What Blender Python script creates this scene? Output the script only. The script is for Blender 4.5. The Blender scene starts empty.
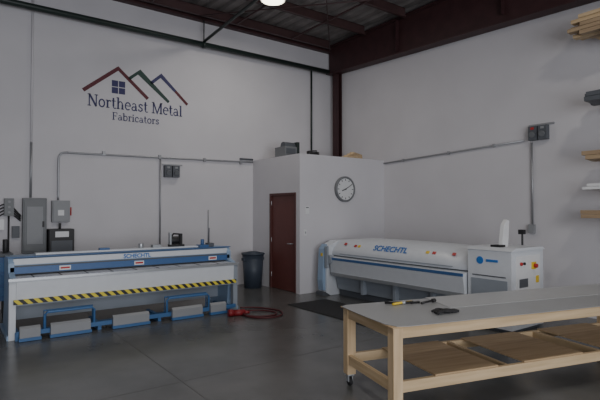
import bpy, bmesh, math, random
from mathutils import Vector, Matrix
random.seed(4)
S=bpy.context.scene
COL=S.collection

# ---------------- materials ----------------
def mat(name,col,rough=0.5,metal=0.0,noise=0.0,nscale=8.0,col2=None,spec=0.5,bump=0.0,emit=None,estr=0):
    m=bpy.data.materials.new(name); m.use_nodes=True
    nt=m.node_tree; b=nt.nodes['Principled BSDF']
    b.inputs['Roughness'].default_value=rough; b.inputs['Metallic'].default_value=metal
    b.inputs['Specular IOR Level'].default_value=spec
    c=(*col,1); b.inputs['Base Color'].default_value=c
    if emit: 
        b.inputs['Emission Color'].default_value=(*emit,1); b.inputs['Emission Strength'].default_value=estr
    tc=nt.nodes.new('ShaderNodeTexCoord')
    nz=nt.nodes.new('ShaderNodeTexNoise'); nz.inputs['Scale'].default_value=nscale; nz.inputs['Detail'].default_value=6
    nt.links.new(tc.outputs['Object'],nz.inputs['Vector'])
    mx=nt.nodes.new('ShaderNodeMix'); mx.data_type='RGBA'
    k=noise if noise>0 else 0.04
    mx.inputs[6].default_value=c if col2 is None else c
    mx.inputs[7].default_value=(*(col2 if col2 else [v*(1-k) for v in col]),1)
    rp=nt.nodes.new('ShaderNodeValToRGB'); rp.color_ramp.elements[0].position=.35; rp.color_ramp.elements[1].position=.68
    nt.links.new(nz.outputs['Fac'],rp.inputs['Fac'])
    nt.links.new(rp.outputs['Color'],mx.inputs[0]); nt.links.new(mx.outputs[2],b.inputs['Base Color'])
    if bump>0:
        bp=nt.nodes.new('ShaderNodeBump'); bp.inputs['Strength'].default_value=bump; bp.inputs['Distance'].default_value=.02
        nt.links.new(nz.outputs['Fac'],bp.inputs['Height']); nt.links.new(bp.outputs['Normal'],b.inputs['Normal'])
    return m
def wood(name,c1,c2,axis=0):
    m=bpy.data.materials.new(name); m.use_nodes=True; nt=m.node_tree; b=nt.nodes['Principled BSDF']
    b.inputs['Roughness'].default_value=.65
    tc=nt.nodes.new('ShaderNodeTexCoord'); mp=nt.nodes.new('ShaderNodeMapping')
    sc=[22,22,22]; sc[axis]=1.6; mp.inputs['Scale'].default_value=sc
    nz=nt.nodes.new('ShaderNodeTexNoise'); nz.inputs['Scale'].default_value=1.0; nz.inputs['Detail'].default_value=5
    rp=nt.nodes.new('ShaderNodeValToRGB'); rp.color_ramp.elements[0].position=.3; rp.color_ramp.elements[1].position=.7
    rp.color_ramp.elements[0].color=(*c1,1); rp.color_ramp.elements[1].color=(*c2,1)
    nt.links.new(tc.outputs['Object'],mp.inputs['Vector']); nt.links.new(mp.outputs['Vector'],nz.inputs['Vector'])
    nt.links.new(nz.outputs['Fac'],rp.inputs['Fac']); nt.links.new(rp.outputs['Color'],b.inputs['Base Color'])
    return m
M_wall=mat('painted_wall',(.62,.61,.635),.75,noise=.05,nscale=1.2,spec=.2)
M_wall2=mat('painted_partition',(.64,.63,.655),.75,noise=.04,nscale=1.5,spec=.2)
M_floor=mat('concrete_floor',(.125,.126,.124),.26,noise=.3,nscale=1.6,col2=(.088,.089,.088),spec=.5,bump=.02)
M_joint=mat('floor_joint',(.07,.07,.07),.8)
M_deck=mat('roof_deck',(.29,.27,.262),.5,metal=.1,noise=.2,nscale=3)
M_maroon=mat('red_iron_steel',(.06,.024,.026),.55,noise=.25,nscale=5)
M_purlin=mat('purlin_steel',(.085,.045,.045),.5,noise=.2,nscale=5)
M_pipe=mat('dark_green_pipe',(.018,.03,.027),.45)
M_black=mat('black_paint',(.015,.015,.017),.5)
M_rubber=mat('black_rubber',(.018,.018,.02),.75,noise=.3,nscale=30)
M_conduit=mat('galvanised_conduit',(.36,.37,.39),.4,metal=.5)
M_panel=mat('grey_panel',(.17,.18,.19),.5)
M_panel2=mat('grey_panel_light',(.27,.28,.295),.5)
M_door=mat('maroon_door',(.14,.042,.036),.5,noise=.1)
M_doorf=mat('door_frame',(.09,.028,.025),.5)
M_white=mat('white_plastic',(.72,.73,.74),.4)
M_mach=mat('machine_white',(.64,.67,.71),.38)
M_mach2=mat('machine_grey',(.29,.325,.37),.4)
M_mach3=mat('machine_grey_dark',(.09,.10,.115),.5)
M_blue=mat('machine_blue',(.045,.12,.29),.4)
M_blue2=mat('pedal_blue',(.045,.135,.31),.45)
M_lblue=mat('machine_light_blue',(.28,.39,.54),.4)
M_steel=mat('brushed_steel',(.42,.44,.46),.35,metal=.6)
M_sheet=mat('sheet_metal_grey',(.33,.34,.345),.36,metal=.1,noise=.06,nscale=2)
M_sheet2=mat('sheet_metal_light',(.42,.43,.435),.36,metal=.1,noise=.06,nscale=2)
M_red=mat('red_paint',(.45,.02,.02),.45)
M_plug=mat('plug_red',(.22,.013,.018),.45)
M_yel=mat('yellow_paint',(.75,.52,.03),.45)
M_navy=mat('logo_navy',(.035,.035,.12),.6)
M_lgreen=mat('logo_green',(.02,.055,.045),.6)
M_lmar=mat('logo_maroon',(.11,.018,.028),.6)
M_logoblue=mat('decal_blue',(.02,.16,.5),.5)
M_can=mat('trash_can_plastic',(.045,.06,.085),.5)
M_wood=wood('pine_x',(.50,.36,.20),(.66,.50,.31),0)
M_woody=wood('pine_y',(.46,.33,.18),(.62,.47,.29),1)
M_woodz=wood('pine_z',(.48,.34,.19),(.66,.50,.31),2)
M_ply=wood('plywood',(.38,.26,.145),(.52,.38,.225),0)
M_lumber=wood('lumber',(.30,.21,.13),(.42,.31,.19),1)
M_redcord=mat('red_cord',(.08,.01,.014),.5)
M_lamp=mat('lamp_glass',(.9,.9,.85),.4,emit=(1,.9,.68),estr=6)
# hazard
M_haz=bpy.data.materials.new('hazard_stripes'); M_haz.use_nodes=True
nt=M_haz.node_tree; b=nt.nodes['Principled BSDF']; b.inputs['Roughness'].default_value=.5
tc=nt.nodes.new('ShaderNodeTexCoord'); sp=nt.nodes.new('ShaderNodeSeparateXYZ'); nt.links.new(tc.outputs['Object'],sp.inputs[0])
def mth(op,a,bv):
    n=nt.nodes.new('ShaderNodeMath'); n.operation=op
    if hasattr(a,'name'): nt.links.new(a,n.inputs[0])
    else: n.inputs[0].default_value=a
    if hasattr(bv,'name'): nt.links.new(bv,n.inputs[1])
    else: n.inputs[1].default_value=bv
    return n.outputs[0]
v=mth('ADD',sp.outputs[0],sp.outputs[2]); v=mth('MULTIPLY',v,8.5); v=mth('FRACT',v,0); v=mth('GREATER_THAN',v,.5)
mx=nt.nodes.new('ShaderNodeMix'); mx.data_type='RGBA'; mx.inputs[6].default_value=(.02,.02,.02,1); mx.inputs[7].default_value=(.72,.60,.05,1)
nt.links.new(v,mx.inputs[0]); nt.links.new(mx.outputs[2],b.inputs['Base Color'])

# ---------------- mesh builder ----------------
class B:
    def __init__(s,name): s.name=name; s.bm=bmesh.new(); s.ms=[]
    def mi(s,m):
        if m not in s.ms: s.ms.append(m)
        return s.ms.index(m)
    def poly(s,vs,m,smooth=False):
        f=s.bm.faces.new([s.bm.verts.new(v) for v in vs]); f.material_index=s.mi(m); f.smooth=smooth; return f
    def box(s,x0,x1,y0,y1,z0,z1,m,M=None):
        vs=[Vector((x,y,z)) for x in (x0,x1) for y in (y0,y1) for z in (z0,z1)]
        if M: vs=[M@v for v in vs]
        bv=[s.bm.verts.new(v) for v in vs]; k=s.mi(m)
        for q in ((0,1,3,2),(4,6,7,5),(0,4,5,1),(2,3,7,6),(0,2,6,4),(1,5,7,3)):
            f=s.bm.faces.new([bv[i] for i in q]); f.material_index=k
    def prism(s,prof,a0,a1,m,axis='x',smooth=False):
        def P(p,a):
            return {'x':(a,p[0],p[1]),'y':(p[0],a,p[1]),'z':(p[0],p[1],a)}[axis]
        A=[s.bm.verts.new(P(p,a0)) for p in prof]; C=[s.bm.verts.new(P(p,a1)) for p in prof]
        k=s.mi(m); n=len(prof)
        for i in range(n):
            f=s.bm.faces.new((A[i],A[(i+1)%n],C[(i+1)%n],C[i])); f.material_index=k; f.smooth=smooth
        for L in (A[::-1],C):
            f=s.bm.faces.new(L); f.material_index=k
    def cyl(s,p0,p1,r,m,r2=None,n=20,caps=True):
        p0=Vector(p0);p1=Vector(p1); r2=r if r2 is None else r2
        q=(p1-p0).to_track_quat('Z','Y'); k=s.mi(m)
        A=[];C=[]
        for i in range(n):
            a=2*math.pi*i/n; d=q@Vector((math.cos(a),math.sin(a),0))
            A.append(s.bm.verts.new(p0+d*r)); C.append(s.bm.verts.new(p1+d*r2))
        for i in range(n):
            f=s.bm.faces.new((A[i],A[(i+1)%n],C[(i+1)%n],C[i])); f.material_index=k; f.smooth=True
        if caps:
            for L in (A[::-1],C):
                f=s.bm.faces.new(L); f.material_index=k
    def tube(s,pts,r,m,n=10,closed=False):
        pts=[Vector(p) for p in pts]; k=s.mi(m); rings=[]
        N=len(pts)
        for i,p in enumerate(pts):
            if closed: t=(pts[(i+1)%N]-pts[i-1])
            else: t=(pts[min(i+1,N-1)]-pts[max(i-1,0)])
            t.normalize(); up=Vector((0,0,1)) if abs(t.z)<.9 else Vector((0,1,0))
            u=t.cross(up).normalized(); w=t.cross(u)
            rings.append([s.bm.verts.new(p+(u*math.cos(2*math.pi*j/n)+w*math.sin(2*math.pi*j/n))*r) for j in range(n)])
        R=range(N) if closed else range(N-1)
        for i in R:
            a=rings[i];c=rings[(i+1)%N]
            for j in range(n):
                f=s.bm.faces.new((a[j],a[(j+1)%n],c[(j+1)%n],c[j])); f.material_index=k; f.smooth=True
        if not closed:
            for L in (rings[0],rings[-1]):
                f=s.bm.faces.new(L); f.material_index=k
    def done(s,bevel=0.0,M=None,parent=None):
        bmesh.ops.recalc_face_normals(s.bm,faces=s.bm.faces)
        me=bpy.data.meshes.new(s.name); s.bm.to_mesh(me); s.bm.free()
        for m in s.ms: me.materials.append(m)
        o=bpy.data.objects.new(s.name,me); COL.objects.link(o)
        if M: o.matrix_world=M
        if parent: o.parent=parent
        if bevel>0:
            bv=o.modifiers.new('bevel','BEVEL'); bv.width=bevel; bv.segments=2; bv.limit_method='ANGLE'; bv.angle_limit=math.radians(50)
        return o
def smoothpts(P,n=8):
    P=[Vector(p) for p in P]; out=[]
    for i in range(len(P)-1):
        p0=P[max(i-1,0)];p1=P[i];p2=P[i+1];p3=P[min(i+2,len(P)-1)]
        for j in range(n):
            t=j/n
            out.append(.5*((2*p1)+(p2-p0)*t+(2*p0-5*p1+4*p2-p3)*t*t+(3*p1-p0-3*p2+p3)*t**3))
    out.append(P[-1]); return out
def text(name,body,size,loc,rot,m,parent,bold=.0):
    c=bpy.data.curves.new(name,'FONT'); c.body=body; c.size=size; c.extrude=.001; c.offset=bold; c.align_x='CENTER'
    o=bpy.data.objects.new(name,c); COL.objects.link(o); o.location=loc; o.rotation_euler=rot; c.materials.append(m)
    o.parent=parent; return o

# ---------------- room ----------------
XR,YB,H=8.2,9.67,5.8
DK=6.05
b=B('floor'); b.box(-7,XR+.2,-5,YB+.2,-.1,0,M_floor); b.done()
b=B('wall_back'); b.box(-7,XR+.2,YB,YB+.2,0,DK+.1,M_wall)
b.done()
b=B('wall_right'); b.box(XR,XR+.2,-5,YB,0,DK+.1,M_wall); b.done()
b=B('wall_left'); b.box(-7.2,-7,-5,YB+.2,0,DK+.1,M_wall); b.done()
b=B('wall_front')
b.box(-7,-4,-5.2,-5,0,DK+.1,M_wall); b.box(5,XR+.2,-5.2,-5,0,DK+.1,M_wall); b.box(-4,5,-5.2,-5,4.3,DK+.1,M_wall); b.done()
# corrugated ceiling deck
b=B('ceiling')
x=-7.2; prof=[]
while x<XR+.2:
    prof+= [(x,DK),(x+.14,DK),(x+.18,DK+.06),(x+.26,DK+.06)]; x+=.30
prof.append((x,DK))
k=b.mi(M_deck)
A=[b.bm.verts.new((p[0],-5.2,p[1])) for p in prof]; C=[b.bm.verts.new((p[0],YB+.2,p[1])) for p in prof]
for i in range(len(prof)-1):
    f=b.bm.faces.new((A[i],A[i+1],C[i+1],C[i])); f.material_index=k
b.poly([(-7.2,-5.2,DK+.2),(x,-5.2,DK+.2),(x,YB+.2,DK+.2),(-7.2,YB+.2,DK+.2)],M_deck)
b.done()
def purlin(y):
    b=B('roof_purlin'); t=.012
    b.box(-6.98,XR-.3,y,y+t,5.82,6.04,M_purlin); b.box(-6.98,XR-.3,y-.07,y+t,5.82,5.832,M_purlin); b.box(-6.98,XR-.3,y,y+.08,6.03,6.045,M_purlin)
    b.done()
for y in (9.40,8.15,6.9,5.65,4.4,3.15,1.9): purlin(y)
b=B('eave_strut_beam'); b.box(-6.98,XR-.02,YB-.14,YB-.005,5.80,6.0,M_maroon); b.done()
b=B('roof_rafter_beam')
x0,x1=XR-.28,XR-.02
def taper(xa,xb,zlo0,zlo1,zh0,zh1,m,y0=9.6,y1=-4.9):
    vs=[(xa,y0,zlo0),(xb,y0,zlo0),(xb,y1,zlo1),(xa,y1,zlo1),(xa,y0,zh0),(xb,y0,zh0),(xb,y1,zh1),(xa,y1,zh1)]
    bv=[b.bm.verts.new(v) for v in vs]
    for q in ((0,3,2,1),(4,5,6,7),(0,1,5,4),(1,2,6,5),(2,3,7,6),(3,0,4,7)):
        f=b.bm.faces.new([bv[i] for i in q]); f.material_index=b.mi(m)
z0,z1=5.22,4.66
taper(x0,x1,z0,z1,z0+.03,z1+.03,M_maroon); taper(x0+.11,x1-.11,z0+.02,z1+.02,5.9,5.9,M_maroon); taper(x0,x1,5.9,5.9,5.93,5.93,M_maroon)
for y in (7.2,4.7,2.2): b.box(x0+.01,x1-.01,y,y+.012,5.2,5.9,M_maroon)
b.done()
b=B('steel_column'); 
b.box(8.06,8.075,9.28,9.5,0,5.22,M_maroon); b.box(8.17,8.185,9.28,9.5,0,5.22,M_maroon); b.box(8.075,8.17,9.38,9.40,0,5.22,M_maroon); b.done()
b=B('roof_bracing')
for x in (3.2,5.1,6.6): b.box(x,x+.03,-2,9.3,5.79,5.82,M_purlin)
b.tube([(4.2,9.3,5.77),(7.8,5.2,5.77)],.012,M_purlin); b.tube([(7.8,9.3,5.76),(4.2,5.2,5.76)],.012,M_purlin)
b.done()
b=B('sprinkler_pipe')
b.tube([(-6.9,9.48,5.25),(7.9,9.48,5.26)],.055,M_pipe,n=14)
for x in (-2,0.5,4.42): b.cyl((x,9.48,5.25),(x,9.48,5.8),.012,M_pipe); b.cyl((x-.03,9.48,5.25),(x+.03,9.48,5.25),.068,M_pipe)
b.tube([(4.42,9.46,5.32),(4.42,5.0,5.60),(4.42,-4,5.6)],.03,M_pipe)
b.tube([(5.5,5.2,5.62),(-6,5.2,5.62)],.035,M_pipe)
b.tube([(7.44,9.6,5.25),(7.44,9.6,2.86)],.022,M_pipe)
b.done()
b=B('trim_floor_joint'); b.box(-6.9,8.1,4.55,4.556,0,.001,M_joint); b.box(1.9,1.906,-4.9,9.6,0,.001,M_joint); b.done()
# small office block
X0,Y0,HB=5.76,7.82,2.85
b=B('wall_partition')
b.box(X0,XR-.002,Y0,Y0+.12,0,HB,M_wall2)
b.box(X0,X0+.12,Y0+.12,7.95,0,HB,M_wall2); b.box(X0,X0+.12,8.93,YB-.002,0,HB,M_wall2); b.box(X0,X0+.12,7.95,8.93,2.06,HB,M_wall2)
b.box(X0+.12,XR-.002,Y0+.12,YB-.002,HB-.1,HB,M_wall2)
b.done()
b=B('door_1')
b.box(X0-.015,X0+.1,7.95,8.00,0,2.06,M_doorf); b.box(X0-.015,X0+.1,8.88,8.93,0,2.06,M_doorf); b.box(X0-.015,X0+.1,8.0,8.88,2.01,2.06,M_doorf)
b.box(X0+.02,X0+.065,8.0,8.88,0.005,2.01,M_door)
b.cyl((X0+.02,8.08,1.0),(X0-.05,8.08,1.0),.012,M_steel); b.tube([(X0-.05,8.08,1.0),(X0-.05,8.19,1.0)],.01,M_steel)
for z in (.25,1.0,1.8): b.cyl((X0+.01,8.885,z),(X0+.01,8.885,z+.1),.01,M_steel)
b.done(.003)
b=B('light_switch'); b.box(5.86,5.93,Y0-.012,Y0,1.18,1.30,M_white); b.box(5.885,5.905,Y0-.02,Y0-.01,1.22,1.26,M_panel2); b.done(.002)
b=B('posted_notice'); b.box(5.9,6.0,Y0-.004,Y0,1.62,1.78,M_white); b.box(5.915,5.985,Y0-.005,Y0-.004,1.74,1.76,M_mach3); b.done()

# clock
b=B('round_clock'); c=Vector((6.95,Y0-.001,2.15)); R=.275
b.cyl(c,c+Vector((0,-.05,0)),R,M_panel,n=48)
b.cyl(c+Vector((0,-.05,0)),c+Vector((0,-.053,0)),R*.86,M_white,n=48)
b.tube([c+Vector((R*.93*math.cos(a*math.pi/24),-.05,R*.93*math.sin(a*math.pi/24))) for a in range(48)],.024,M_panel,closed=True)
for h in range(12):
    a=h*math.pi/6; Mx=Matrix.Translation(c+Vector((0,-.055,0)))@Matrix.Rotation(a,4,'Y')
    b.box(-.008,.008,-.002,.001,R*.66,R*.80,M_black,Mx)
for a,l,w in ((math.radians(250),.11,.009),(math.radians(60),.17,.006)):
    Mx=Matrix.Translation(c+Vector((0,-.06,0)))@Matrix.Rotation(a,4,'Y'); b.box(-w,w,-.002,.001,-.03,l,M_black,Mx)
b.cyl(c+Vector((0,-.05,0)),c+Vector((0,-.066,0)),.014,M_black)
b.done()

# stuff on office roof
b=B('air_compressor_unit')
b.box(5.90,6.22,8.55,8.95,HB,HB+.24,M_panel); b.cyl((5.98,8.75,HB+.26),(6.26,8.75,HB+.26),.10,M_mach3); b.box(6.26,6.33,8.6,8.9,HB,HB+.36,M_pipe)
b.box(5.93,6.18,8.54,8.55,HB+.08,HB+.2,M_mach3); b.done(.01)
b=B('coiled_cable'); b.tube([(6.55+.13*math.cos(a*.4),8.4+.13*math.sin(a*.4),HB+.02+.0022*a) for a in range(60)],.015,M_black); b.done()
b=B('lumber_offcuts')
for i in range(4):
    Mx=Matrix.Translation((7.40+.08*i,8.05+.04*i,HB+.001+.04*i))@Matrix.Rotation(.15+.12*i,4,'Z'); b.box(-.32,.32,-.05,.05,0,.038,M_wood,Mx)
b.done(.002)

# ---------------- wall logo ----------------
YL=YB-.004
b=B('company_logo_sign')
def stroke(pts,w,m,closed=False,yy=YL):
    P=[Vector((p[0],p[1])) for p in pts]; n=len(P)
    L=[];Rr=[]
    for i in range(n):
        t=P[min(i+1,n-1)]-P[max(i-1,0)]
        t.normalize(); nn=Vector((-t.y,t.x)); sc=1
        if 0<i<n-1:
            a=(P[i]-P[i-1]).normalized(); sc=1/max(.5,abs(nn.dot(Vector((-a.y,a.x)))))
        L.append(P[i]+nn*w*.5*sc); Rr.append(P[i]-nn*w*.5*sc)
    for i in range(n-1):
        j=i+1
        b.poly([(Rr[i].x,yy,Rr[i].y),(Rr[j].x,yy,Rr[j].y),(L[j].x,yy,L[j].y),(L[i].x,yy,L[i].y)],m)
stroke([(2.05,3.96),(2.69,4.48),(3.28,3.96)],.07,M_lmar)
stroke([(2.90,4.31),(3.10,4.48),(3.72,3.95)],.06,M_lgreen)
stroke([(3.34,4.29),(3.55,4.48),(3.86,4.20)],.06,M_navy); stroke([(3.86,4.20),(4.13,3.95)],.06,M_lmar)
for i in range(2):
    for j in range(2):
        xx=2.57+i*.135; zz=3.98+j*.135
        b.poly([(xx,YL,zz),(xx+.12,YL,zz),(xx+.12,YL,zz+.12),(xx,YL,zz+.12)],M_navy)
def E(cx,cy,rx,ry,a0,a1,n=14): return [(cx+rx*math.cos(math.radians(a0+(a1-a0)*i/n)),cy+ry*math.sin(math.radians(a0+(a1-a0)*i/n))) for i in range(n+1)]
T=.15;t=.075
def sf(x,y,w=.26): return ([(x-w/2,y+(t/2 if y<.3 else -t/2)),(x+w/2,y+(t/2 if y<.3 else -t/2))],t)
G={
'N':(.98,[([(.16,0),(.16,1)],.10),([(.16,1),(.80,0)],.17),([(.80,0),(.80,1)],.10),sf(.16,0,.32),sf(.12,1,.24),sf(.80,1,.32)]),
'M':(1.16,[([(.16,0),(.16,1)],.10),([(.16,1),(.57,.05),(.98,1)],.15),([(.98,0),(.98,1)],.15),sf(.16,0,.32),sf(.98,0,.32),sf(.12,1,.24),sf(1.02,1,.24)]),
'F':(.76,[([(.20,0),(.20,1)],T),([(.05,.96),(.68,.96)],t),([(.66,.98),(.66,.74)],t),([(.2,.52),(.54,.52)],t),([(.52,.62),(.52,.42)],t),sf(.20,0,.34)]),
'o':(.70,[(E(.34,.34,.25,.31,0,360,20),.12)]),
'r':(.54,[([(.18,0),(.18,.66)],T),(E(.38,.40,.18,.24,150,60,6),.09),([(.42,.63),(.50,.56)],.13),sf(.2,0,.34),sf(.12,.68,.2)]),
't':(.48,[([(.2,.9),(.2,.18)],T),(E(.34,.18,.14,.16,180,320,8),.09),([(.04,.64),(.42,.64)],t)]),
'h':(.80,[([(.18,0),(.18,1)],T),(E(.40,.40,.20,.25,160,0,8),.09),([(.60,.42),(.60,0)],T),sf(.18,0,.3),sf(.6,0,.3),sf(.12,1,.2)]),
'e':(.66,[(E(.34,.34,.25,.31,0,310,18),.11),([(.12,.37),(.59,.37)],t)]),
'a':(.68,[(E(.30,.42,.18,.22,150,0,8),.09),([(.48,.44),(.48,.08),(.62,.05)],T),(E(.28,.19,.19,.16,60,320,12),.10)]),
's':(.58,[([(.46,.50),(.44,.60),(.28,.64),(.13,.56),(.14,.44),(.28,.36),(.43,.28),(.45,.14),(.28,.03),(.10,.08),(.09,.2)],.11)]),
'l':(.38,[([(.18,0),(.18,1)],T),sf(.18,0,.32),sf(.12,1,.2)]),
'i':(.38,[([(.18,0),(.18,.66)],T),sf(.18,0,.32),sf(.12,.68,.2),([(.18,.80),(.18,.96)],.16)]),
'b':(.74,[([(.16,1),(.16,0)],T),(E(.38,.34,.24,.31,-160,160,16),.11),sf(.10,1,.2)]),
'c':(.62,[(E(.34,.34,.25,.31,40,320,16),.12),([(.52,.62),(.53,.44)],t)]),
' ':(.40,[])}
def write(body,x0,x1,z,h,m):
    W=sum(G[c][0] for c in body); sx=(x1-x0)/W; x=x0
    for c in body:
        for pts,w in G[c][1]:
            stroke([(x+p[0]*sx,z+p[1]*h) for p in pts],w*(sx+h)/2,m)
        x+=G[c][0]*sx
write('Northeast Metal',2.13,4.02,3.68,.23,M_navy)
write('Fabricators',2.58,3.52,3.46,.15,M_navy)
b.done()

# ---------------- conduits & wall boxes ----------------
b=B('electrical_conduit')
yc=YB-.03
b.tube(smoothpts([(1.64,yc,1.88),(1.64,yc,2.5),(1.66,yc,2.70),(1.78,yc,2.76),(2.2,yc,2.76),(5.74,yc,2.81)],6),.018,M_conduit)
b.tube([(1.2,yc,1.92),(1.2,yc,2.9)],.02,M_conduit); b.tube([(1.2,yc,2.9),(1.2,yc,5.75)],.018,M_wall2)
for x in (2.4,3.5,4.5,5.4): b.box(x,x+.05,YB-.052,YB-.002,2.75,2.83,M_conduit)
b.tube([(3.54,yc,1.0),(3.54,yc,2.78)],.015,M_conduit); b.tube([(4.62,yc,.95),(4.62,yc,1.7)],.01,M_conduit)
b.tube([(5.4,yc,2.87),(5.74,yc,2.87)],.022,M_mach3)
b.done()
def outlet(name,M):
    b=B(name)
    for k in (-1,1):
        b.box(k*.085-.075,k*.085+.075,-.10,0,-.12,.12,M_mach3,M)
        b.cyl(M@Vector((k*.085,-.10,-.02)),M@Vector((k*.085,-.13,-.035)),.05,M_panel)
        b.box(k*.085-.03,k*.085+.03,-.105,-.1,.06,.10,M_red if k<0 and 'disc' in name else M_panel2,M)
    b.box(-.19,.25,-.02,0,.13,.16,M_conduit,M)
    return b.done(.004)
outlet('power_outlet_box',Matrix.Translation((3.77,YB-.001,2.50)))
outlet('disconnect_switch_box',Matrix.Translation((XR-.001,4.17,3.02))@Matrix.Rotation(-math.pi/2,4,'Z'))
b=B('conduit_with_junction_box')
xc=XR-.03
b.tube([(xc,7.80,2.78),(xc,4.44,2.92)],.016,M_conduit)
b.tube([(xc,4.30,2.87),(xc,4.30,1.45)],.016,M_conduit); b.box(XR-.07,XR-.002,4.26,4.36,1.3,1.45,M_panel2)
for y in (7.2,6.0,5.0): b.box(XR-.05,XR-.002,y,y+.04,2.92-(y-4.42)*.0414-.03,2.92-(y-4.42)*.0414+.03,M_conduit)
b.done()
Yw=YB-.001
b=B('breaker_panel'); b.box(1.07,1.44,Yw-.14,Yw,.95,1.91,M_panel); b.box(1.09,1.42,Yw-.155,Yw-.14,.98,1.88,M_panel); b.box(1.13,1.38,Yw-.162,Yw-.155,1.1,1.76,M_panel2); b.box(1.37,1.4,Yw-.175,Yw-.155,1.4,1.5,M_black); b.done(.006)
b=B('safety_disconnect_box'); b.box(1.53,1.82,Yw-.13,Yw,1.48,1.87,M_panel2); b.box(1.55,1.80,Yw-.145,Yw-.13,1.5,1.84,M_panel2); b.cyl((1.84,Yw-.1,1.6),(1.84,Yw-.1,1.75),.012,M_red); b.box(1.62,1.72,Yw-.147,Yw-.145,1.6,1.7,M_white); b.done(.005)
b=B('control_transformer_box'); b.box(1.46,1.86,Yw-.32,Yw,.93,1.36,M_black); b.box(1.55,1.77,Yw-.325,Yw-.32,1.22,1.32,M_white); b.box(1.49,1.83,Yw-.324,Yw-.32,.97,1.16,M_mach3); b.cyl((1.66,Yw-.1,1.36),(1.66,Yw-.1,1.46),.02,M_black); b.done(.008)
b=B('cable_bundle')
for i in range(4): b.tube(smoothpts([(.2,YB-.03,1.75-.05*i),(.6,YB-.05,1.72-.06*i),(.85,YB-.04,1.80-.05*i),(1.05,YB-.03,1.6-.03*i)],6),.011,M_black)
b.box(.55,.68,YB-.08,YB-.002,1.72,1.86,M_white); b.box(.57,.66,YB-.085,YB-.08,1.76,1.83,M_mach3)
b.box(.80,.94,YB-.1,YB-.002,1.60,1.9,M_panel)
for zz in (1.66,1.75,1.84): b.cyl((.87,YB-.1,zz),(.87,YB-.115,zz),.022,M_panel2)
b.tube([(.87,YB-.05,.7),(.87,YB-.05,1.6)],.013,M_black)
b.box(.70,.80,YB-.09,YB-.002,1.36,1.54,M_white); b.box(.92,1.03,YB-.09,YB-.002,1.22,1.42,M_mach3)
b.done()
b=B('tool_cart')
b.box(.30,.80,8.35,8.85,.35,1.0,M_blue); b.box(.28,.82,8.33,8.87,1.0,1.05,M_mach3)
for z in (.42,.6,.78): b.box(.34,.76,8.335,8.35,z,z+.14,M_blue2); b.cyl((.45,8.31,z+.1),(.65,8.31,z+.1),.01,M_steel)
for xx in (.36,.74):
    for yy in (8.41,8.79): b.box(xx-.03,xx+.03,yy-.03,yy+.03,.1,.35,M_black); b.cyl((xx-.02,yy,.05),(xx+.02,yy,.05),.05,M_rubber)
b.cyl((.6,8.6,1.05),(.6,8.6,1.22),.05,M_white); b.cyl((.74,8.6,1.05),(.74,8.6,1.25),.04,M_black)
b.done(.006)

# trash can
b=B('trash_can'); cx,cy=5.44,9.12
b.cyl((cx,cy,0),(cx,cy,.72),.19,M_can,r2=.235,n=32); b.cyl((cx,cy,.72),(cx,cy,.76),.25,M_can,n=32); b.tube([(cx+.245*math.cos(a*math.pi/16),cy+.245*math.sin(a*math.pi/16),.74) for a in range(32)],.014,M_can,closed=True)
b.cyl((cx,cy,.76),(cx,cy,.79),.20,M_can,r2=.1,n=32)
for s_ in (-1,1): b.box(cx+s_*.24-.02,cx+s_*.24+.02,cy-.05,cy+.05,.6,.66,M_can)
b.done()

# ---------------- shear ----------------
b=B('sheet_metal_shear')
xa,xb=.68,4.02
endp=[(7.50,0),(8.15,0),(8.15,.12),(8.05,.35),(8.05,1.00),(7.98,1.05),(7.58,1.06),(7.50,.98),(7.50,.86),(7.30,.80),(7.30,.52),(7.45,.45)]
b.prism(endp,xa,xa+.07,M_lblue,'x'); b.prism(endp,xb-.07,xb,M_lblue,'x')
b.box(xa-.03,xa+.12,7.28,8.2,0,.06,M_lblue); b.box(xb-.12,xb+.03,7.28,8.2,0,.06,M_lblue)
b.box(xa-.01,xa+.07,7.27,7.36,0,.8,M_mach); b.box(xb-.07,xb+.01,7.27,7.36,0,.8,M_mach2)
b.prism([(7.25,.78),(7.25,.80),(7.70,.81),(7.70,.76),(7.30,.52),(7.26,.52)],xa+.07,xb-.07,M_mach,'x')
b.box(xa-.02,xb+.02,7.235,7.27,.765,.805,M_steel)
for i in range(9): b.box(.95+i*.34,.965+i*.34,7.26,7.6,.8,.808,M_mach3)
b.box(xa+.04,xb-.04,7.22,7.262,.465,.525,M_haz)
b.box(xa+.07,xb-.07,7.27,7.45,.44,.53,M_mach2)
b.box(xa+.07,xb-.07,7.55,7.66,.82,.865,M_mach3)
b.box(xa+.02,xb-.02,7.50,7.60,.835,.925,M_blue)
b.box(xa+.02,xb-.02,7.505,7.62,.925,.945,M_mach3)
b.prism([(7.52,.945),(7.53,1.02),(7.60,1.055),(7.92,1.06),(7.98,1.03),(7.98,.9),(7.62,.9)],xa+.05,xb-.05,M_lblue,'x')
b.box(xa+.06,xb-.06,7.515,7.55,.955,1.035,M_mach)
b.box(xa-.02,xb+.02,7.54,7.60,1.05,1.062,M_blue)
b.box(xa+.35,xb-.35,7.70,7.85,1.06,1.085,M_mach)
for sx in (1.3,2.35,3.6):
    b.box(sx,sx+.15,7.495,7.50,.85,.912,M_white); b.box(sx+.015,sx+.135,7.493,7.496,.868,.894,M_red)
b.box(xa+.07,xb-.07,7.85,7.92,.15,.62,M_mach2); b.box(xa+.07,xb-.07,7.55,8.0,.62,.74,M_mach3)
b.box(xa+.07,xb-.07,7.95,8.02,.74,.9,M_mach2)
b.box(xa+.07,xb-.07,7.18,7.23,.06,.12,M_blue2); b.box(xa+.07,xb-.07,7.23,7.5,.055,.075,M_blue2)
for px in (.74,1.75,2.62,3.80): b.box(px,px+.05,7.2,7.75,0,.10,M_blue2)
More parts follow.
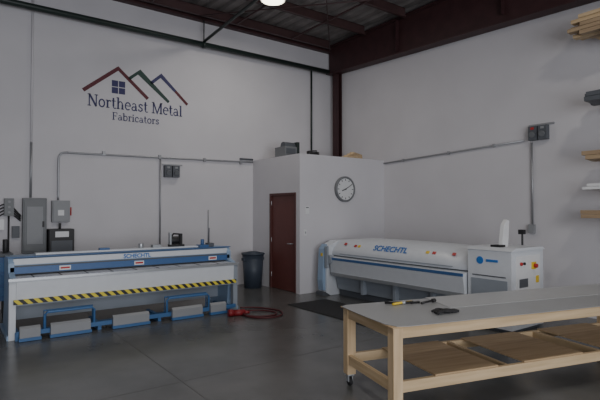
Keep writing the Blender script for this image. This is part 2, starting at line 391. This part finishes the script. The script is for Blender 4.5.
for (p,q) in ((1.08,1.70),(2.76,3.46)):
    b.tube([(p,7.2,.1),(p,7.2,.30),(p+.03,7.2,.335),(q-.03,7.2,.335),(q,7.2,.30),(q,7.2,.1)],.018,M_blue2)
    b.tube([(p,7.3,.1),(p,7.3,.34),(q,7.3,.34),(q,7.3,.1)],.012,M_blue2)
for (p,q) in ((.78,1.02),(1.14,1.64),(1.94,2.46),(2.82,3.32),(3.46,3.74)):
    b.prism([(7.12,.04),(7.12,.16),(7.16,.19),(7.17,.19),(7.17,.04)],p,q,M_panel2,'x'); b.box(p-.01,q+.01,7.10,7.17,.005,.045,M_blue2)
b.box(3.02,3.26,7.72,7.86,1.085,1.12,M_black); b.cyl((3.05,7.8,1.19),(3.18,7.8,1.19),.065,M_black); b.box(3.20,3.24,7.76,7.84,1.12,1.30,M_black); b.box(3.02,3.05,7.76,7.84,1.12,1.32,M_steel)
b.tube([(3.05,7.8,1.24),(3.10,7.8,1.30),(3.20,7.8,1.29)],.015,M_black)
b.box(3.5,3.66,7.62,7.8,1.06,1.10,M_blue); b.cyl((3.6,7.75,1.10),(3.6,7.75,1.19),.03,M_blue); b.cyl((2.55,7.8,1.085),(2.55,7.8,1.16),.04,M_steel)
b.box(2.72,2.86,7.72,7.84,1.085,1.13,M_steel); b.box(1.9,2.05,7.74,7.82,1.085,1.115,M_blue); b.box(3.70,3.8,7.7,7.85,1.06,1.12,M_mach3)
b.tube([(3.80,7.9,1.04),(3.80,7.9,1.38)],.009,M_mach3)
sh=b.done(.004)
text('shear_decal','SCHECHTL',.085,(2.40,7.508,.965),(math.pi/2,0,0),M_logoblue,sh,.002)

b=B('power_cord')
pts=[(3.98,7.0,.02),(3.85,6.8,.02),(3.95,6.55,.02),(4.2,6.45,.02),(4.38,6.6,.02),(4.3,6.85,.02),(4.1,6.95,.025),(3.9,6.85,.05),(3.86,6.6,.02),(4.05,6.35,.02),(4.35,6.4,.02),(4.5,6.7,.02),(4.35,7.1,.02),(4.1,7.3,.02)]
b.tube(smoothpts(pts,8),.013,M_redcord)
b.cyl((3.72,6.85,.05),(3.90,6.80,.05),.05,M_plug); b.cyl((3.64,6.87,.055),(3.72,6.85,.055),.057,M_plug); b.cyl((3.90,6.80,.05),(3.98,6.78,.04),.03,M_plug,r2=.018)
b.done()

# ---------------- folder ----------------
b=B('sheet_metal_folder')
ya,yb=4.22,7.42
secs=[]
NS=24; base=[(6.22,.80),(6.20,.86),(6.24,.95),(6.36,1.09),(6.48,1.13),(6.66,1.15),(6.85,1.15),(7.0,1.10),(7.06,.98),(7.06,.80)]
for i in range(NS+1):
    y=ya+(yb-ya)*i/NS; e=abs(2*i/NS-1); d=.10*e**5+.02*e*e
    secs.append([b.bm.verts.new((p[0]+.35*d,y,.80+(p[1]-.80)*(1-d*1.6))) for p in base])
k=b.mi(M_mach)
for i in range(NS):
    for j in range(len(base)-1):
        f=b.bm.faces.new((secs[i][j],secs[i][j+1],secs[i+1][j+1],secs[i+1][j])); f.material_index=k; f.smooth=True
for L in (secs[0],secs[-1]): f=b.bm.faces.new(L); f.material_index=k
f=b.bm.faces.new([s[0] for s in secs]+[s[-1] for s in secs][::-1]); f.material_index=k
b.box(6.28,6.95,ya+.05,yb-.05,.74,.80,M_mach3)
b.prism([(6.12,.70),(6.12,.76),(6.28,.78),(6.36,.70),(6.36,.42),(6.22,.40),(6.16,.46)],ya+.05,yb-.1,M_mach,'y')
b.box(6.105,6.125,ya+.05,yb-.1,.72,.765,M_blue)
b.prism([(6.30,.40),(6.36,.12),(6.95,.12),(7.0,.72),(6.36,.72)],ya+.05,yb-.08,M_mach2,'y')
b.box(6.40,6.95,ya+.1,yb-.1,.0,.12,M_mach3)
b.box(6.14,6.20,ya+.06,yb-.11,.41,.47,M_steel)
for y in (4.9,5.7,6.5): b.box(6.24,6.34,y,y+.06,.12,.45,M_mach2)
b.prism([(6.10,.06),(6.10,.86),(6.16,.98),(6.40,1.08),(6.98,1.08),(7.1,.95),(7.1,.0),(6.2,.0)],yb-.04,yb+.20,M_mach,'y')
b.prism([(6.05,.10),(6.02,.30),(6.06,.92),(6.14,1.02),(6.16,.1)],yb-.0,yb+.16,M_lblue,'y')
b.box(6.06,6.10,yb-.02,yb-.10,.55,.98,M_mach2)
b.box(6.02,6.2,yb-.02,yb+.2,0,.07,M_mach3)
b.cyl((6.085,yb-.10,.72),(6.16,yb-.10,.72),.09,M_mach2); b.box(6.04,6.06,yb+.03,yb+.08,.78,.84,M_yel)
b.box(6.20,7.05,3.56,4.24,.05,1.13,M_mach); b.box(6.25,7.0,3.6,4.2,0,.05,M_mach3)
b.prism([(6.18,1.13),(6.28,1.17),(7.0,1.17),(7.07,1.13)],3.54,4.26,M_mach,'y')
b.box(6.19,6.20,3.62,4.18,.12,.72,M_mach2); b.box(6.185,6.19,3.64,4.16,.76,.775,M_mach3)
b.cyl((6.20,4.04,.98),(6.192,4.04,.98),.055,M_logoblue,n=24); b.box(6.19,6.2,3.76,3.94,.965,1.0,M_logoblue)
b.box(6.3,6.95,3.552,3.56,.12,1.06,M_white)
b.box(6.38,6.60,3.545,3.553,.62,.74,M_mach3)
b.box(6.70,6.80,3.53,3.553,.86,.96,M_yel); b.cyl((6.75,3.53,.91),(6.75,3.49,.91),.03,M_red)
b.cyl((6.42,3.553,.95),(6.42,3.53,.95),.025,M_red); b.cyl((6.50,3.553,.95),(6.50,3.53,.95),.02,M_black); b.box(6.82,6.9,3.545,3.553,.66,.76,M_yel)
b.prism([(6.44,1.165),(6.60,1.165),(6.64,1.54),(6.58,1.56),(6.50,1.48)],3.84,3.90,M_white,'y')
b.box(6.32,6.46,3.80,3.95,1.165,1.2,M_black)
b.box(6.9,7.3,3.7,4.3,.0,.9,M_mach2); b.cyl((7.1,3.9,.9),(7.1,3.9,1.35),.015,M_black); b.box(7.05,7.13,3.86,3.94,1.33,1.40,M_black)
def stick(y,u,w,h,m):
    a=Vector((6.24,0,.95)); c=Vector((6.36,0,1.09)); p=a.lerp(c,u); d=(c-a).normalized(); n=Vector((-d.z,0,d.x))
    p=p+n*.006; Mx=Matrix(((d.x,0,n.x,p.x),(0,1,0,y),(d.z,0,n.z,p.z),(0,0,0,1)))
    b.box(-h/2,h/2,-w/2,w/2,-.012,.001,m,Mx)
for y,u,m in ((7.05,.6,M_red),(6.75,.45,M_red),(6.65,.45,M_yel),(5.05,.45,M_yel),(4.92,.45,M_red),(4.55,.5,M_red)): stick(y,u,.06,.05,m)
b.box(6.192,6.2,4.5,7.1,.835,.85,M_mach2)
fo=b.done(.006)
text('folder_decal','SCHECHTL',.16,(6.244,5.85,.972),(math.radians(49.4),0,-math.pi/2),M_logoblue,fo,.003)

b=B('rubber_floor_mat'); b.box(4.95,5.82,4.4,7.08,0,.012,M_rubber); b.done(.003)

# ---------------- workbench ----------------
TM=Matrix.Translation((2.91,2.68,0))@Matrix.Rotation(math.radians(-15),4,'Z')
LN,WD=3.6,.90
b=B('wooden_workbench')
P=.09
for u in (0,LN-P):
    for v in (0,WD-P):
        b.box(u,u+P,v,v+P,.115,.745,M_woodz)
        b.box(u+.01,u+P-.01,v+.01,v+P-.01,.10,.115,M_steel)
        b.box(u+.02,u+.03,v+.02,v+.07,.04,.10,M_steel); b.box(u+.06,u+.07,v+.02,v+.07,.04,.10,M_steel)
        b.cyl((u+.03,v+.045,.042),(u+.06,v+.045,.042),.042,M_rubber)
z0,z1=.655,.745
b.box(P,LN-P,.01,.05,z0,z1,M_wood); b.box(P,LN-P,WD-.05,WD-.01,z0,z1,M_wood)
b.box(.01,.05,P,WD-P,z0,z1,M_woody); b.box(LN-.05,LN-.01,P,WD-P,z0,z1,M_woody)
for u in (.9,1.8,2.7): b.box(u,u+.04,.05,WD-.05,z0,z1,M_woody)
b.box(-.02,LN+.02,-.02,WD+.02,.745,.757,M_ply)
z0,z1=.215,.305
b.box(P,LN-P,.01,.05,z0,z1,M_wood); b.box(P,LN-P,WD-.05,WD-.01,z0,z1,M_wood)
b.box(.01,.05,P,WD-P,z0,z1,M_woody); b.box(LN-.05,LN-.01,P,WD-P,z0,z1,M_woody)
for u in (1.2,2.4): b.box(u,u+.04,.05,WD-.05,z0,z1-.001,M_woody)
for (p,q) in ((.42,1.10),(1.40,2.15),(2.5,3.3)): b.box(p,q,.02,WD-.02,.305,.320,M_ply)
b.done(.003,M=TM)
b=B('sheet_metal_panel')
out=[(.12,-.035),(LN+.1,-.035),(LN+.1,WD+.03),(.05,WD+.03),(-.03,WD-.02),(-.035,WD*.5),(-.02,.10),(.03,.0)]
b.prism(out,.758,.763,M_sheet,'z')
b.prism([(.9,.42),(LN+.05,.42),(LN+.05,WD+.06),(1.0,WD+.06)],.763,.767,M_sheet2,'z')
b.done(.001,M=TM)
b=B('hand_snips')
TS=TM@Matrix.Translation((-.03,.12,-.005))
b.tube([(.45,.70,.782),(.62,.62,.785),(.72,.61,.785)],.012,M_black); b.tube([(.48,.60,.782),(.62,.63,.785),(.72,.63,.785)],.012,M_yel); b.cyl((.62,.625,.769),(.62,.625,.80),.022,M_steel); b.box(.7,.8,.605,.63,.769,.787,M_black)
b.done(M=TS)
b=B('marking_tool'); b.tube([(.74,.66,.779),(.90,.70,.786)],.011,M_black); b.cyl((.90,.70,.786),(.94,.71,.786),.018,M_black); b.done(M=TM)
b=B('work_glove')
def blob(cx,cy,cz,rx,ry,rz,m):
    r=bmesh.ops.create_icosphere(b.bm,subdivisions=3,radius=1,matrix=Matrix.Translation((cx,cy,cz))@Matrix.Diagonal((rx,ry,rz,1)))
    for f in {f for v in r['verts'] for f in v.link_faces}: f.material_index=b.mi(m); f.smooth=True
blob(.52,.22,.786,.06,.045,.02,M_rubber)
for i in range(4): b.tube(smoothpts([(.46,.19+.02*i,.786),(.42-.005*i,.18+.024*i,.79),(.385,.17+.03*i,.778)],4),.011,M_rubber)
b.tube([(.52,.26,.785),(.49,.30,.787),(.46,.31,.780)],.012,M_rubber); b.box(.56,.64,.19,.26,.768,.79,M_rubber)
b.done(.004,M=TM@Matrix.Translation((.20,.03,0)))

# ---------------- cantilever rack on right ----------------
b=B('cantilever_storage_rack')
for y in (2.9,1.2,-.5):
    b.box(8.08,XR-.01,y-.05,y+.05,0,4.62,M_mach3)
    for z,xo in ((4.30,7.5),(3.30,7.62),(2.44,7.62),(2.0,7.62),(1.58,7.62)): b.box(xo,8.08,y-.03,y+.03,z-.06,z,M_mach3)
b.done(.003)
b=B('lumber_stack')
for r in range(5):
    for c in range(4):
        y1=3.35+random.uniform(-.2,.1); b.box(7.50+c*.13,7.62+c*.13,-.8,y1,4.301+r*.06,4.355+r*.06,random.choice([M_lumber,M_woody]))
b.done(.003)
for z,h,xo,m,yy in ((3.30,.14,7.55,M_mach3,3.25),(2.44,.13,7.54,M_lumber,3.27),(2.0,.09,7.58,M_white,3.27),(1.58,.12,7.56,M_lumber,3.27)):
    b=B('stacked_trim_stock')
    for c in range(4):
        for r in range(2): b.box(xo+c*.12,xo+.11+c*.12,-.8,yy-random.uniform(0,.15),z+.001+r*h/2,z+h/2*(r+.95),m)
    b.done(.003)

# ---------------- lamps ----------------
def highbay(x,y,z,e):
    b=B('high_bay_lamp')
    b.cyl((x,y,z),(x,y,z+.14),.24,M_mach3,r2=.10,n=32,caps=False); b.cyl((x,y,z+.14),(x,y,z+.28),.10,M_mach3); b.cyl((x,y,z+.28),(x,y,DK-.02),.012,M_steel)
    b.cyl((x,y,z),(x,y,z+.03),.215,M_lamp,n=32); b.done()
    l=bpy.data.lights.new('lamp_light','AREA'); l.shape='DISK'; l.size=.4; l.energy=e; l.color=(1,.94,.87)
    o=bpy.data.objects.new('lamp_light',l); o.location=(x,y,z-.02); COL.objects.link(o)
highbay(4.93,7.55,5.66,34)
highbay(1.0,3.0,5.66,70)  # unseen lamp, added as extra overhead light for the room
highbay(5.5,1.0,5.66,42)  # second added lamp, also out of view, more overhead fill
l=bpy.data.lights.new('door_daylight','AREA'); l.shape='RECTANGLE'; l.size=8.8; l.size_y=4.0; l.energy=510; l.color=(.95,.96,1)
o=bpy.data.objects.new('door_daylight',l); o.location=(.5,-4.9,2.15); o.rotation_euler=(math.radians(90),0,0); COL.objects.link(o)
w=bpy.data.worlds.new('world'); S.world=w; w.use_nodes=True
w.node_tree.nodes['Background'].inputs[0].default_value=(.8,.87,1,1); w.node_tree.nodes['Background'].inputs[1].default_value=.7

# ---------------- camera ----------------
cam=bpy.data.cameras.new('camera'); cam.lens=28.8; cam.sensor_width=36; cam.clip_end=100
co=bpy.data.objects.new('camera',cam); COL.objects.link(co); co.location=(0,0,1.7)
co.rotation_euler=(math.radians(91.19),0,math.radians(-36.4)); S.camera=co
